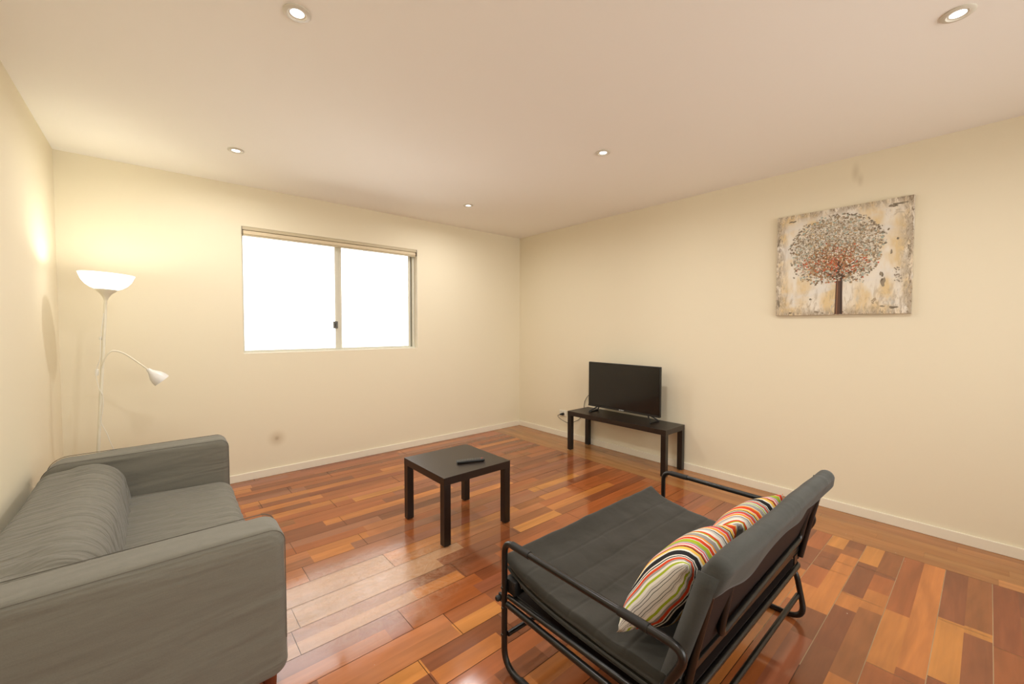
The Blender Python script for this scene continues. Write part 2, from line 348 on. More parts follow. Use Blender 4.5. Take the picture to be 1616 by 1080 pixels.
# worn patch of finish near the sofa: scratched, duller, paler
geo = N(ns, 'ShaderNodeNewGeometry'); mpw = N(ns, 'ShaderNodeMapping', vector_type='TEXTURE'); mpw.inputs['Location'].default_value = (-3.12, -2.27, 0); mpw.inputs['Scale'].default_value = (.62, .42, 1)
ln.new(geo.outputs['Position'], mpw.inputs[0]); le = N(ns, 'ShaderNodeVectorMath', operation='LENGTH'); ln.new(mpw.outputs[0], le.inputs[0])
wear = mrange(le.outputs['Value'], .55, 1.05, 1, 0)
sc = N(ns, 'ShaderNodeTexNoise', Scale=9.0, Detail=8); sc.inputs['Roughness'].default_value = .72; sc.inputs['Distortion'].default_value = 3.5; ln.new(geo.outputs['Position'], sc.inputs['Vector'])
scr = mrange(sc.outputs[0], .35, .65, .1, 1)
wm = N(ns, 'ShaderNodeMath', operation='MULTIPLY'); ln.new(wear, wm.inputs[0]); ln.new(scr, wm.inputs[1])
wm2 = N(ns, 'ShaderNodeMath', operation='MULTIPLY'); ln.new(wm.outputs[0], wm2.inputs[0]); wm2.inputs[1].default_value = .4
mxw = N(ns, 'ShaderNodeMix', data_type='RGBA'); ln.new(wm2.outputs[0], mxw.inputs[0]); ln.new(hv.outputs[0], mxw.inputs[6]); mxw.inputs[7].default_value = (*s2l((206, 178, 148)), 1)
# little paint flecks
vo = N(ns, 'ShaderNodeTexVoronoi', Scale=9.0); ln.new(geo.outputs['Position'], vo.inputs['Vector'])
fl = mrange(vo.outputs['Distance'], .018, .03, 1, 0)
nf = N(ns, 'ShaderNodeTexNoise', Scale=2.3); ln.new(geo.outputs['Position'], nf.inputs['Vector']); nfm = mrange(nf.outputs[0], .52, .56, 0, .75)
fm = N(ns, 'ShaderNodeMath', operation='MULTIPLY'); ln.new(fl, fm.inputs[0]); ln.new(nfm, fm.inputs[1])
mxf = N(ns, 'ShaderNodeMix', data_type='RGBA'); ln.new(fm.outputs[0], mxf.inputs[0]); ln.new(mxw.outputs[2], mxf.inputs[6]); mxf.inputs[7].default_value = (*s2l((215, 200, 180)), 1)
ln.new(mxf.outputs[2], b.inputs['Base Color'])
sm = N(ns, 'ShaderNodeTexNoise', Scale=5.0, Detail=4); ln.new(geo.outputs['Position'], sm.inputs['Vector'])
ro = mrange(sm.outputs[0], .3, .7, .07, .16); ra = N(ns, 'ShaderNodeMath', operation='MULTIPLY_ADD'); ln.new(wm.outputs[0], ra.inputs[0]); ra.inputs[1].default_value = .18; ln.new(ro, ra.inputs[2]); ln.new(ra.outputs[0], b.inputs['Roughness'])
bp = N(ns, 'ShaderNodeBump'); bp.inputs['Strength'].default_value = .12; bp.inputs['Distance'].default_value = .001; ln.new(n1.outputs[0], bp.inputs['Height'])
bp2 = N(ns, 'ShaderNodeBump'); bp2.inputs['Strength'].default_value = .15; bp2.inputs['Distance'].default_value = .002; ln.new(wm.outputs[0], bp2.inputs['Height']); ln.new(bp.outputs[0], bp2.inputs['Normal'])
ln.new(bp2.outputs[0], b.inputs['Normal'])
me = bpy.data.meshes.new('floor'); bm.to_mesh(me); bm.free(); me.materials.append(m)
fo = bpy.data.objects.new('floor', me); C.objects.link(fo); fo['kind'] = 'structure'

# ------------------------------------------------------------------ window
win = bpy.data.objects.new('window_1', None); C.objects.link(win); win['kind'] = 'structure'; win.location = (wx0, .1, wz0)
def wpart(name, bm, m, par=win, lab=None, smooth=None):
    bmesh.ops.translate(bm, verts=bm.verts, vec=(-wx0, -.1, -wz0))
    o = obj(name, bm, m, None, smooth); o.parent = par
    if lab: o['label'] = lab
    return o
bm = bmesh.new()
for a in ((wx0, wx0 + .012, .07, .118, wz0, wz1), (wx1 - .035, wx1, .065, .118, wz0, wz1), (wx0, wx1, .055, .118, wz0, wz0 + .018), (wx0, wx1, .07, .118, wz1 - .03, wz1)): box(bm, *a, bev=.002)
wpart('window_frame', bm, M_alu)
mxx = -2.505
bm = bmesh.new()
for a in ((wx0 + .012, wx0 + .02, .075, .09, wz0 + .018, wz1 - .03), (mxx - .026, mxx + .002, .072, .09, wz0 + .018, wz1 - .03), (wx0 + .02, mxx - .026, .075, .09, wz0 + .018, wz0 + .03), (wx0 + .02, mxx - .026, .075, .09, wz1 - .05, wz1 - .03)): box(bm, *a, bev=.001)
s1 = wpart('sliding_sash', bm, M_alu)
bm = bmesh.new()
for a in ((mxx + .004, mxx + .048, .094, .112, wz0 + .018, wz1 - .03), (wx1 - .072, wx1 - .045, .094, .112, wz0 + .018, wz1 - .03), (mxx + .048, wx1 - .072, .094, .112, wz0 + .018, wz0 + .03), (mxx + .048, wx1 - .072, .094, .112, wz1 - .05, wz1 - .03)): box(bm, *a, bev=.001)
s2 = wpart('fixed_sash', bm, M_alu)
wpart('rubber_seal', mkbox(wx1 - .045, wx1 - .035, .096, .112, wz0 + .018, wz1 - .03), M_seal, lab='dark rubber seal')
g1 = wpart('glass_pane', mkbox(wx0 + .02, mxx - .026, .081, .084, wz0 + .03, wz1 - .05), M_glass)
g2 = wpart('glass_pane', mkbox(mxx + .048, wx1 - .072, .101, .104, wz0 + .03, wz1 - .05), M_glass)
bm = mkbox(mxx - .052, mxx - .006, .052, .072, 1.395, 1.470, bev=.006); box(bm, mxx - .034, mxx - .018, .036, .054, 1.415, 1.45, bev=.004)
wpart('window_latch', bm, mat('latch_grey', (92, 90, 84), .35, metal=.3), lab='dark grey latch')
# inner sill/reveal trim of the opening is painted
wpart('window_sill', mkbox(wx0, wx1, .0, .06, wz0, wz0 + .006, bev=.001), M_trim)
wpart('window_reveal', mkbox(wx1 - .004, wx1, .0, .066, wz0 + .006, wz1), M_trim)
bl = thing('window_blind', 'cream window blind rolled up into the head of the window', 'blind', ((wx0 + wx1) / 2, .03, wz1))
def bpart(name, bm, m, lab=None):
    bmesh.ops.translate(bm, verts=bm.verts, vec=(-(wx0 + wx1) / 2, -.03, -wz1)); o = obj(name, bm, m, bl)
    if lab: o['label'] = lab
    return o
bpart('head_rail', mkbox(wx0 + .008, wx1 - .012, .002, .06, wz1 - .030, wz1 - .001, bev=.002), M_blind_dark)
bpart('rolled_slats', mkbox(wx0 + .012, wx1 - .018, .006, .052, wz1 - .070, wz1 - .032, bev=.009, seg=3), M_blind)
bpart('bottom_rail', mkbox(wx0 + .012, wx1 - .018, .006, .046, wz1 - .082, wz1 - .071, bev=.003), M_blind_dark)
for s in (0, 1):
    x = wx0 + .001 if s == 0 else wx1 - .011
    bpart('end_bracket', mkbox(x, x + .006, -.002, .05, wz1 - .075, wz1 - .001, bev=.001), mat('bracket_grey', (150, 140, 118), .4), 'grey end bracket')

# ------------------------------------------------------------------ downlights
def lens_light(loc, parent):
    l = bpy.data.lights.new('downlight_lamp', 'AREA'); l.shape = 'DISK'; l.size = .05; l.energy = DOWN_E; l.color = DOWN_C; l.spread = PI * .95
    o = bpy.data.objects.new('downlight_lamp', l); C.objects.link(o); o.parent = parent; o.location = (0, 0, -.012); return o
LB = ['downlight above the floor lamp and sofa end', 'small far downlight nearest the back right corner of the room', 'bright downlight near the top left of the picture, above the sofa',
      'downlight in the middle of the ceiling, above the coffee table side of the television', 'downlight over the viewer on the sofa side', 'downlight with tilted ring at the top right of the picture, above the futon',
      'downlight behind the viewer on the sofa side', 'downlight behind the viewer on the futon side']
proto = None
for i, (x, y) in enumerate(DL):
    if not proto:
        proto = thing('downlight', LB[i], 'downlight', (x, y, H), 0, 'recessed downlights in the ceiling')
        bm = bmesh.new(); lathe(bm, [(.050, 0), (.052, -.004), (.047, -.008), (.036, -.009), (.031, -.0045), (.026, -.004), (.026, 0)], 48); obj('trim_ring', bm, M_ring, proto, .6)
        bm = bmesh.new(); lathe(bm, [(0, -.0045), (.020, -.0045), (.0255, -.0035), (.0255, -.001), (0, -.001)], 40); obj('lit_lens', bm, M_bulb, proto, .6)
        d = proto
    else:
        d = proto.copy(); C.objects.link(d); d.location = (x, y, H); d['label'] = LB[i]
        for ch in [c for c in proto.children if c.type == 'MESH']:
            c = ch.copy(); C.objects.link(c); c.parent = d
    lens_light(None, d)

# ------------------------------------------------------------------ side tables
def lack(name, label, cat, cx, cy, hx, hy, h, group=None, lw=.05):
    t = thing(name, label, cat, (cx, cy, 0))
    obj('tabletop', mkbox(-hx, hx, -hy, hy, h - .05, h, bev=.0015), M_lackt, t)
    for sx in (-1, 1):
        for sy in (-1, 1):
            x0, y0 = sx * hx, sy * hy
            e = .0008
            l = obj('leg', mkbox(*sorted((x0 - sx * e, x0 - sx * lw)), *sorted((y0 - sy * e, y0 - sy * lw)), .006, h - .05, bev=.0012), M_lack, t)
            bm = bmesh.new(); lathe(bm, [(0, 0), (.014, 0), (.016, .003), (.014, .0062), (0, .0062)], 16, Matrix.Translation((x0 - sx * lw / 2, y0 - sy * lw / 2, 0)))
            obj('glide', bm, M_foot, l)['label'] = 'pale plastic glide'
    return t
lack('coffee_table', 'small square black-brown side table standing alone in the middle of the floor', 'table', -2.324, -1.913, .275, .278, .45)
lack('tv_bench', 'long low black-brown bench against the right wall under the television', 'bench', -.204, -1.8696, .183, .605, .4494)

# remote
rm = thing('remote_control', 'black remote control lying on the small square table', 'remote control', (-2.285, -2.035, .4502), math.atan2(-.07, .19))
bm = mkbox(-.1, .1, -.0225, .0225, .003, .019, bev=.006, seg=3); obj('body', bm, mat('remote_black', (34, 34, 33), .35), rm, .5)
bm = bmesh.new()
for i in range(9):
    for j in range(3):
        if i in (0, 8) and j == 1: continue
        box(bm, -.085 + i * .019, -.077 + i * .019, -.014 + j * .011, -.008 + j * .011, .018, .0205, bev=.001)
o = obj('keypad', bm, mat('remote_keys', (96, 98, 96), .5), rm); o['label'] = 'rows of small grey keys'
o = obj('power_button', mkbox(.077, .086, -.005, .004, .018, .021, bev=.001), mat('power_red', (190, 70, 60), .4), rm); o['label'] = 'red power button'

# ------------------------------------------------------------------ television
tx = -.185
tv = thing('television', 'black flat screen television standing on the long low bench', 'television', (tx, -1.86, .4496))
yl, yr = .445, -.445; zb, zt = .062, .568
bm = mkbox(-.012, .018, yr, yl, zb, zt, bev=.004); box(bm, .018, .05, -.3, .3, zb + .05, zb + .34, bev=.012)
obj('housing', bm, M_black, tv, .5)
obj('screen', mkbox(-.0135, -.0118, yr + .008, yl - .008, zb + .022, zt - .008), M_screen, tv)['label'] = 'glossy dark screen'
bm = mkbox(-.0155, -.012, yr, yl, zb, zb + .018, bev=.001); obj('lower_bezel', bm, mat('bezel_dark', (38, 36, 33), .3), tv)
bm = bmesh.new()
for i, wd_ in enumerate((.011, .006, .010, .009, .008)): box(bm, -.0166, -.0154, .028 - i * .0125 - wd_, .028 - i * .0125, zb + .0065, zb + .0145)
obj('badge', bm, mat('badge_silver', (205, 203, 196), .4), tv)['label'] = 'small silver badge'
for s in (1, -1):
    y = s * .31; ye = s * .385
    P = [(-.004, y, zb + .01), (-.078, ye, .0075), (-.064, ye - s * .012, .0075), (.075, ye - s * .012, .0075), (.085, ye, .0075), (.012, y, zb + .01)]
    obj('stand_foot', mktube(fillet(P, .010), .0072, seg=10), M_black, tv, .6)
# outlet, plug and cords
ol = thing('power_outlet', 'white double power outlet low on the right wall left of the bench', 'outlet', (0, -.852, .305))
obj('face_plate', mkbox(-.009, 0, -.0605, .0605, -.038, .038, bev=.003), M_white, ol, .5)
M_sw = mat('switch_white', (215, 208, 190), .4)
for s in (.04, -.0): obj('switch', mkbox(-.012, -.0085, s - .012, s - .002, .014, .026, bev=.001), M_sw, ol)
bm = bmesh.new()
for a in ((.022, -.006), (.034, -.006), (.028, -.018)): box(bm, -.0095, -.0088, a[0] - .0012, a[0] + .0012, a[1] - .004, a[1] + .004)
obj('pin_slots', bm, mat('slot_dark', (40, 38, 35), .6), ol)
TVO = Vector((tx, -1.86, .4496))
def rel(P): return [Vector(p) - TVO for p in P]
cord = spline([(-.045, -.842, .294), (-.05, -.80, .27), (-.045, -.84, .235), (-.03, -.92, .205), (-.03, -1.0, .20), (-.02, -1.06, .235), (-.011, -1.12, .27), (-.011, -1.19, .36), (-.011, -1.20, .45), (-.011, -1.215, .52), (-.04, -1.30, .60), (-.11, -1.46, .635), (-.13, -1.55, .64)], 10)
pc = obj('power_cord', mktube(rel(cord), .0032, seg=8), M_black, tv, .6)
bm = bmesh.new(); tube(bm, rel([(-.0092, -.862, .297), (-.03, -.858, .297), (-.04, -.848, .296), (-.048, -.83, .29)]), [.017, .0165, .012, .005], seg=14); obj('plug', bm, M_black, pc, .6)

# ------------------------------------------------------------------ canvas painting
py0, py1, pz0, pz1 = -4.062, -3.245, 1.508, 2.316
pa = thing('tree_painting', 'square canvas painting of a rust and grey tree on cream, hung on the right wall', 'painting', (0, (py0 + py1) / 2, (pz0 + pz1) / 2))
pw, ph = (py1 - py0) / 2, (pz1 - pz0) / 2
m = mat('canvas_paint', (225, 208, 180), .7, spec=.3); t, ns, ln, b = nt(m); tc = N(ns, 'ShaderNodeTexCoord')
def nz(scale, st=(1, 1, 1), det=5, dis=0, rough=.55):
    mp = N(ns, 'ShaderNodeMapping'); mp.inputs['Scale'].default_value = st; ln.new(tc.outputs['Object'], mp.inputs[0])
    n = N(ns, 'ShaderNodeTexNoise', Scale=float(scale), Detail=float(det)); n.inputs['Distortion'].default_value = dis; n.inputs['Roughness'].default_value = rough; ln.new(mp.outputs[0], n.inputs['Vector']); return n.outputs[0]
def mixc(fac, a, c):
    q = N(ns, 'ShaderNodeMix', data_type='RGBA'); ln.new(fac, q.inputs[0])
    if isinstance(a, tuple): q.inputs[6].default_value = (*s2l(a), 1)
    else: ln.new(a, q.inputs[6])
    q.inputs[7].default_value = (*s2l(c), 1); return q.outputs[2]
def mul(a, b_):
    q = N(ns, 'ShaderNodeMath', operation='MULTIPLY', use_clamp=True); ln.new(a, q.inputs[0]); ln.new(b_, q.inputs[1]); return q.outputs[0]
sp = N(ns, 'ShaderNodeSeparateXYZ'); ln.new(tc.outputs['Object'], sp.inputs[0])
def absd(out, c=0):
    a = N(ns, 'ShaderNodeMath', operation='ADD'); a.inputs[1].default_value = -c; ln.new(out, a.inputs[0]); q = N(ns, 'ShaderNodeMath', operation='ABSOLUTE'); ln.new(a.outputs[0], q.inputs[0]); return q.outputs[0]
ey = mrange(absd(sp.outputs['Y']), pw - .09, pw - .02, 0, 1); ez = mrange(absd(sp.outputs['Z']), ph - .07, ph - .01, 0, 1)
ed = N(ns, 'ShaderNodeMath', operation='MAXIMUM'); ln.new(ey, ed.inputs[0]); ln.new(ez, ed.inputs[1])
c = mixc(mrange(nz(4, (1, 2.5, 1), 3), .42, .62, 0, 1), (232, 224, 208), (222, 198, 152))
c = mixc(mrange(nz(5, (1, 1, 2), 3), .5, .65, 0, .7), c, (222, 218, 210))
c = mixc(mul(ed.outputs[0], mrange(nz(9, (1, 3, 1), 6, 1), .42, .55, 0, 1)), c, (186, 172, 150))
c = mixc(mul(mul(ed.outputs[0], ed.outputs[0]), mrange(nz(14, (1, 4, 1.5), 8, 2, .7), .52, .6, 0, .8)), c, (116, 96, 72))
low = mrange(sp.outputs['Z'], -.34, -.12, 1, 0)
c = mixc(mul(low, mrange(nz(8, (1, 3, 1), 7, 1.5, .65), .5, .62, 0, .75)), c, (170, 152, 124))
c = mixc(mul(low, mrange(nz(6, (1, 3, 1), 7, 1, .7), .58, .66, 0, .6)), c, (186, 190, 186))
c = mixc(mrange(nz(3.3, (1, 3, 1), 9, 1.2, .8), .60, .66, 0, .6), c, (150, 134, 112))
ln.new(c, b.inputs['Base Color'])
obj('canvas', mkbox(-.032, -.002, -pw, pw, -ph, ph, bev=.002), m, pa)
# painted tree: relief dabs of colour
def dabmat(name):
    m = mat(name, (120, 100, 80), .6); t, ns, ln, b = nt(m); a = N(ns, 'ShaderNodeAttribute', attribute_name='paint'); ln.new(a.outputs['Color'], b.inputs['Base Color']); return m
MD = dabmat('paint_dabs')
bm = bmesh.new(); cl = bm.loops.layers.float_color.new('paint'); rng = random.Random(3)
uc = lambda y: y - (py0 + py1) / 2
def dab(y, z, ry, rz, ang, c, x=None, n=6):
    if x is None: x = -.0324 - rng.random() * .0009
    vs = []
    for k in range(n):
        a = 2 * PI * k / n; rr = rng.uniform(.6, 1.15); p, q = math.cos(a) * ry * rr, math.sin(a) * rz * rr
        vs.append(bm.verts.new((x, y + p * math.cos(ang) - q * math.sin(ang), z + p * math.sin(ang) + q * math.cos(ang))))
    f0 = bm.faces.new(vs)
    for l in f0.loops: l[cl] = (*s2l(c), 1)
cy, cz, ay, az = uc(-3.628), 2.005 - (pz0 + pz1) / 2, .292, .268
PG = [(164, 152, 132), (140, 124, 102), (186, 176, 156), (220, 212, 196), (156, 136, 108), (128, 112, 90), (204, 196, 182), (164, 176, 162), (182, 154, 116), (228, 220, 204)]
PW = [(140, 96, 56), (158, 108, 62), (176, 90, 56), (122, 88, 58), (196, 106, 66), (106, 78, 56), (222, 210, 196), (172, 128, 80), (130, 104, 76), (150, 122, 86), (196, 170, 134)]
for i in range(420):                      # soft underpainting of the crown
    a = rng.uniform(0, 2 * PI); rr = rng.random() ** .5 * .86; y = cy + ay * rr * math.cos(a); z = cz + az * rr * math.sin(a)
    near = math.hypot((y - cy) / .17, (z - cz + .1) / .15) < 1
    dab(y, z, rng.uniform(.010, .022), rng.uniform(.008, .016), rng.uniform(0, PI), rng.choice([(168, 138, 104), (184, 150, 110), (152, 124, 96)] if near else [(208, 194, 170), (196, 180, 154), (216, 206, 188), (186, 168, 140)]), -.0321 - rng.random() * .0002, 9)
for i in range(5600):
    a = rng.uniform(0, 2 * PI); rr = rng.random() ** .52 * (1 + .04 * math.sin(5 * a) + .03 * math.sin(9 * a + 1)) / (abs(math.cos(a)) ** 2.5 + abs(math.sin(a)) ** 2.5) ** .4 * .97
    y = cy + ay * rr * math.cos(a); z = cz + az * rr * math.sin(a)
    if rr > .8 and rng.random() < .35: y += rng.uniform(-.02, .02); z += rng.uniform(-.015, .015)
    dd = math.hypot((y - cy) / .2, (z - (cz - .10)) / .15)
    warm = rng.random() < max(0, 1.15 - dd)
    edge = rr > .86
    if rr > .62 and rng.random() < (rr - .62) * 1.5: continue
    s = rng.uniform(.003, .007) * (1.15 if edge else 1)
    cc = rng.choice(PW if warm else PG); 
    if z < cz - .08 and rng.random() < .07: cc = (204, 96, 62)
    dab(y, z, s * 1.4, s, rng.uniform(0, PI), cc, -.0324 - rng.random() * .0012)
for i in range(46):                       # smudges off the crown
    a = rng.uniform(.2, PI - .2) if i < 24 else rng.uniform(0, 2 * PI)
    dab(cy + ay * 1.0 * math.cos(a), cz + az * rng.uniform(.9, 1.02) * math.sin(a), .010, .006, rng.uniform(-.5, .5), (124, 112, 94), n=7)
for (y, z, a_, b_, c) in [(.33, -.11, .012, .03, (150, 138, 120)), (.34, -.16, .02, .022, (170, 158, 140)), (.22, -.31, .02, .02, (176, 158, 130)), (.0, 0, 0, 0, 0)][:3]:
    for k in range(14): dab(-y + rng.uniform(-a_, a_), z + rng.uniform(-b_, b_), .006, .005, rng.uniform(0, PI), c)
for (u_, v_, w_, h_) in [(-.30, .352, .03, .008), (-.34, .362, .05, .006), (.30, .352, .03, .005), (-.385, .06, .004, .02), (-.33, .12, .01, .008), (-.30, .03, .008, .018), (-.25, -.12, .012, .02), (-.26, -.18, .018, .03), (-.32, -.36, .035, .007), (-.26, -.35, .02, .005), (-.02, -.385, .03, .006), (.13, -.38, .02, .006), (.3, -.385, .02, .006), (.17, -.28, .012, .008), (.39, -.30, .012, .03), (.395, .2, .008, .05), (.09, -.39, .01, .006)]:
    for k in range(5): dab(u_ + rng.uniform(-w_, w_) * .5, v_ + rng.uniform(-h_, h_) * .5, w_ * .55, h_ * .8, rng.uniform(-.3, .3), rng.choice([(130, 118, 98), (150, 136, 114), (112, 100, 80)]), n=8)
obj('painted_foliage', bm, MD, pa)['label'] = 'grey, rust and orange dabs of the tree crown'
bm = bmesh.new(); cl = bm.loops.layers.float_color.new('paint')
def stroke(P, Wd, c, x=-.0331):
    for (p, q, w1, w2) in zip(P, P[1:], Wd, Wd[1:]):
        d = Vector((q[0] - p[0], q[1] - p[1])).normalized(); n_ = Vector((-d.y, d.x))
        vs = [bm.verts.new((x, a_[0] + n_.x * s, a_[1] + n_.y * s)) for a_, s in ((p, w1), (p, -w1), (q, -w2), (q, w2))]
        f0 = bm.faces.new(vs)
        for l in f0.loops: l[cl] = (*s2l(c), 1)
ty = uc(-3.664); zb_ = -ph + .004
stroke([(ty, zb_), (ty + .001, -.25), (ty, -.15), (ty + .004, -.07), (ty + .006, .0)], [.024, .021, .02, .018, .006], (88, 62, 46))
stroke([(ty - .014, zb_), (ty - .012, -.25), (ty - .011, -.15), (ty - .02, -.08)], [.005, .005, .004, .002], (62, 48, 40), -.0334)
stroke([(ty + .012, zb_), (ty + .010, -.2), (ty + .010, -.12)], [.004, .004, .002], (130, 90, 62), -.0334)
for s, dz, L in ((1, -.13, .1), (-1, -.12, .09), (1, -.10, .16), (-1, -.1, .15), (1, -.05, .18), (-1, -.04, .17), (.4, -.02, .12), (-.4, -.02, .12)):
    stroke([(ty, dz - .03), (ty + s * L * .5, dz + .02), (ty + s * L, dz + .03 if abs(s) == 1 else dz + .16)], [.007, .004, .001], (84, 62, 48), -.0330)
obj('painted_trunk', bm, MD, pa)['label'] = 'dark brown painted trunk and branches'

# ------------------------------------------------------------------ floor lamp
lx, ly = -4.304, -.5
lean = Matrix.Rotation(math.atan2(.098, 1.70), 4, 'Y')
fl_ = thing('floor_lamp', 'white floor lamp with glowing bowl shade and bent reading arm behind the sofa', 'lamp', (lx, ly, 0)); fl_.rotation_euler = (0, 0, 0)
def lp(name, bm, m, par=fl_, lab=None, sm=.7, ln_=True):
    if ln_: bmesh.ops.transform(bm, matrix=lean, verts=bm.verts)
    o = obj(name, bm, m, par, sm)
    if lab: o['label'] = lab
    return o
bm = bmesh.new(); lathe(bm, [(0, 0), (.13, 0), (.132, .006), (.125, .018), (.03, .028), (.015, .04), (0, .04)], 48); lp('base', bm, M_lampmetal, ln_=False)
lp('pole', mktube([(0, 0, .03), (0, 0, 1.60)], .0095, seg=16), M_lampmetal)
bm = bmesh.new(); lathe(bm, [(.0, 1.59), (.011, 1.59), (.014, 1.605), (.030, 1.632), (.055, 1.655), (.057, 1.662), (0, 1.662)], 40); cup = lp('shade_cup', bm, M_lampmetal)
bm = bmesh.new(); pr = [(.057, 1.662), (.08, 1.672), (.105, 1.692), (.125, 1.720), (.139, 1.757), (.142, 1.765)]
pr = pr + [(a_ - .003, z_ + .001) for a_, z_ in reversed(pr)] ; lathe(bm, pr, 56, closed=True)
lp('bowl_shade', bm, M_bowl, lab='glowing white bowl shade')
ll = light('floor_lamp_bulb', 'POINT', lean @ Vector((0, 0, 1.715)), (0, 0, 0), LAMP_E, LAMP_C, shadow_soft_size=.035); ll.parent = fl_
A0 = Vector((.004, -.012, 1.135))
P = spline([A0, (.035, -.015, 1.185), (.075, -.015, 1.225), (.12, -.012, 1.242), (.17, -.008, 1.225), (.235, -.004, 1.165), (.300, 0, 1.098)], 8)
inv = lean.inverted(); 
bm = mktube(P, .0052, seg=10); arm = obj('reading_arm', bm, M_lampmetal, fl_, .7)
# arm was laid out upright; shift it onto the leaning pole
off = (lean @ Vector((0, 0, 1.15))).x
for v in arm.data.vertices: v.co.x += off - .075 + .018 if False else 0
for v in arm.data.vertices:
    k = 1 - min(1, max(0, v.co.x / .12)); v.co.x += k * (off - .004)
d = Vector((.075, 0, -.088)).normalized(); q = d.to_track_quat('Z', 'Y').to_matrix().to_4x4()
Mx = Matrix.Translation((.296, 0, 1.103)) @ q
bm = bmesh.new(); pr = [(.006, -.004), (.012, .0), (.017, .02), (.028, .038), (.042, .062), (.050, .09), (.052, .115)]
lathe(bm, pr + [(a_ - .002, z_ + .0005) for a_, z_ in reversed(pr)], 36, Mx, closed=True)
rs = obj('reading_shade', bm, M_reading, arm, .7); rs['label'] = 'small white bell-shaped reading shade'
bm = bmesh.new(); lathe(bm, [(0, .055), (.03, .058), (.036, .066), (.03, .075), (0, .08)], 28, Mx); obj('reading_bulb', bm, M_reading_in, arm, .7)
for z, s in ((1.10, .022), (1.33, .012)):
    xx = (lean @ Vector((0, 0, z))).x
    o = lp('cord_switch', mkbox(-.034 if z < 1.2 else -.022, -.016 if z < 1.2 else -.0095, -.012, .008, z - s, z + s, bev=.004), M_white)
cb = [(-.006, -.012, 1.50), (-.014, -.012, 1.33), (-.012, -.012, 1.2), (-.028, -.012, 1.10), (-.012, -.012, 1.0), (.012, -.012, .93), (.012, -.012, .83), (.006, -.012, .77), (.04, -.012, .68), (.058, -.012, .62), (.09, -.012, .53), (.14, .02, .35), (.18, .1, .1), (.22, .2, .012)]
lp('lamp_cord', mktube(spline(cb, 8), .0022, seg=6), M_white, lab='thin white cord')

# ------------------------------------------------------------------ sofa
sx0, sx1 = -4.468, -3.603      # back, front
sy0, sy1 = -2.745, -.965         # near side, far side
sf = thing('sofa', 'grey fabric two-seat sofa against the left wall', 'sofa', ((sx0 + sx1) / 2, (sy0 + sy1) / 2, 0))
SO = Vector(((sx0 + sx1) / 2, (sy0 + sy1) / 2, 0))
def fn(p, sc, seed=0): return noise.noise(Vector(p) * sc + Vector((seed * 7.3, seed * 3.1, seed)))
def grid_profile(prof, ys, endbulge=0, par=None):
    """skin a closed xz profile along y; ys list of (y, scale) with end caps"""
    bm = bmesh.new(); rings = []
    cx = sum(p[0] for p in prof) / len(prof); czz = sum(p[1] for p in prof) / len(prof)
    for (y, s) in ys:
        rings.append([bm.verts.new((cx + (p[0] - cx) * s, y, czz + (p[1] - czz) * s)) for p in prof])
    n = len(prof)
    for a, b_ in zip(rings, rings[1:]):
        for k in range(n): bm.faces.new((a[k], a[(k + 1) % n], b_[(k + 1) % n], b_[k]))
    for rg in (rings[0], rings[-1]):
        bm.faces.new(rg)
    return bm
def rounded_poly(pts, rads, n=8):
    pts = [Vector((p[0], 0, p[1])) for p in pts]; m_ = len(pts); out = []
    for i in range(m_):
        a, b_, c = pts[i - 1], pts[i], pts[(i + 1) % m_]; rr = rads[i]
        d1 = (a - b_).normalized(); d2 = (c - b_).normalized(); ang = d1.angle(d2); t = rr / math.tan(ang / 2)
        p1 = b_ + d1 * t; p2 = b_ + d2 * t; cen = b_ + (d1 + d2).normalized() * (rr / math.sin(ang / 2))
        v1 = p1 - cen; v2 = p2 - cen; w = v1.angle(v2)
        for k in range(n + 1):
            s = k / n; v = (v1 * math.sin((1 - s) * w) + v2 * math.sin(s * w)) / math.sin(w); out.append((cen.x + v.x, cen.z + v.z))
    return out
def resample(poly, d):
    out = []
    for i in range(len(poly)):
        a, b_ = Vector(poly[i]), Vector(poly[(i + 1) % len(poly)]); L = (b_ - a).length; k = max(1, int(L / d))
        for j in range(k): out.append(tuple(a.lerp(b_, j / k)))
    return out
def wrinkle(bm, fun):
    bm.normal_update()
    for v, n_ in [(v, v.normal.copy()) for v in bm.verts]: v.co += n_ * fun(v.co)
def put(bm, off=SO): bmesh.ops.translate(bm, verts=bm.verts, vec=-off); return bm
def round_ends(y0, y1, rr, n=6, mid=40, flat=.94):
    """y stations with profile scale rounding the two side edges"""
    out = []
    for k in range(n + 1):
        a = PI / 2 * k / n; out.append((y0 + rr * (1 - math.sin(a)) if False else y0 + rr * (1 - math.cos(a)), None, math.sin(a)))
    return out
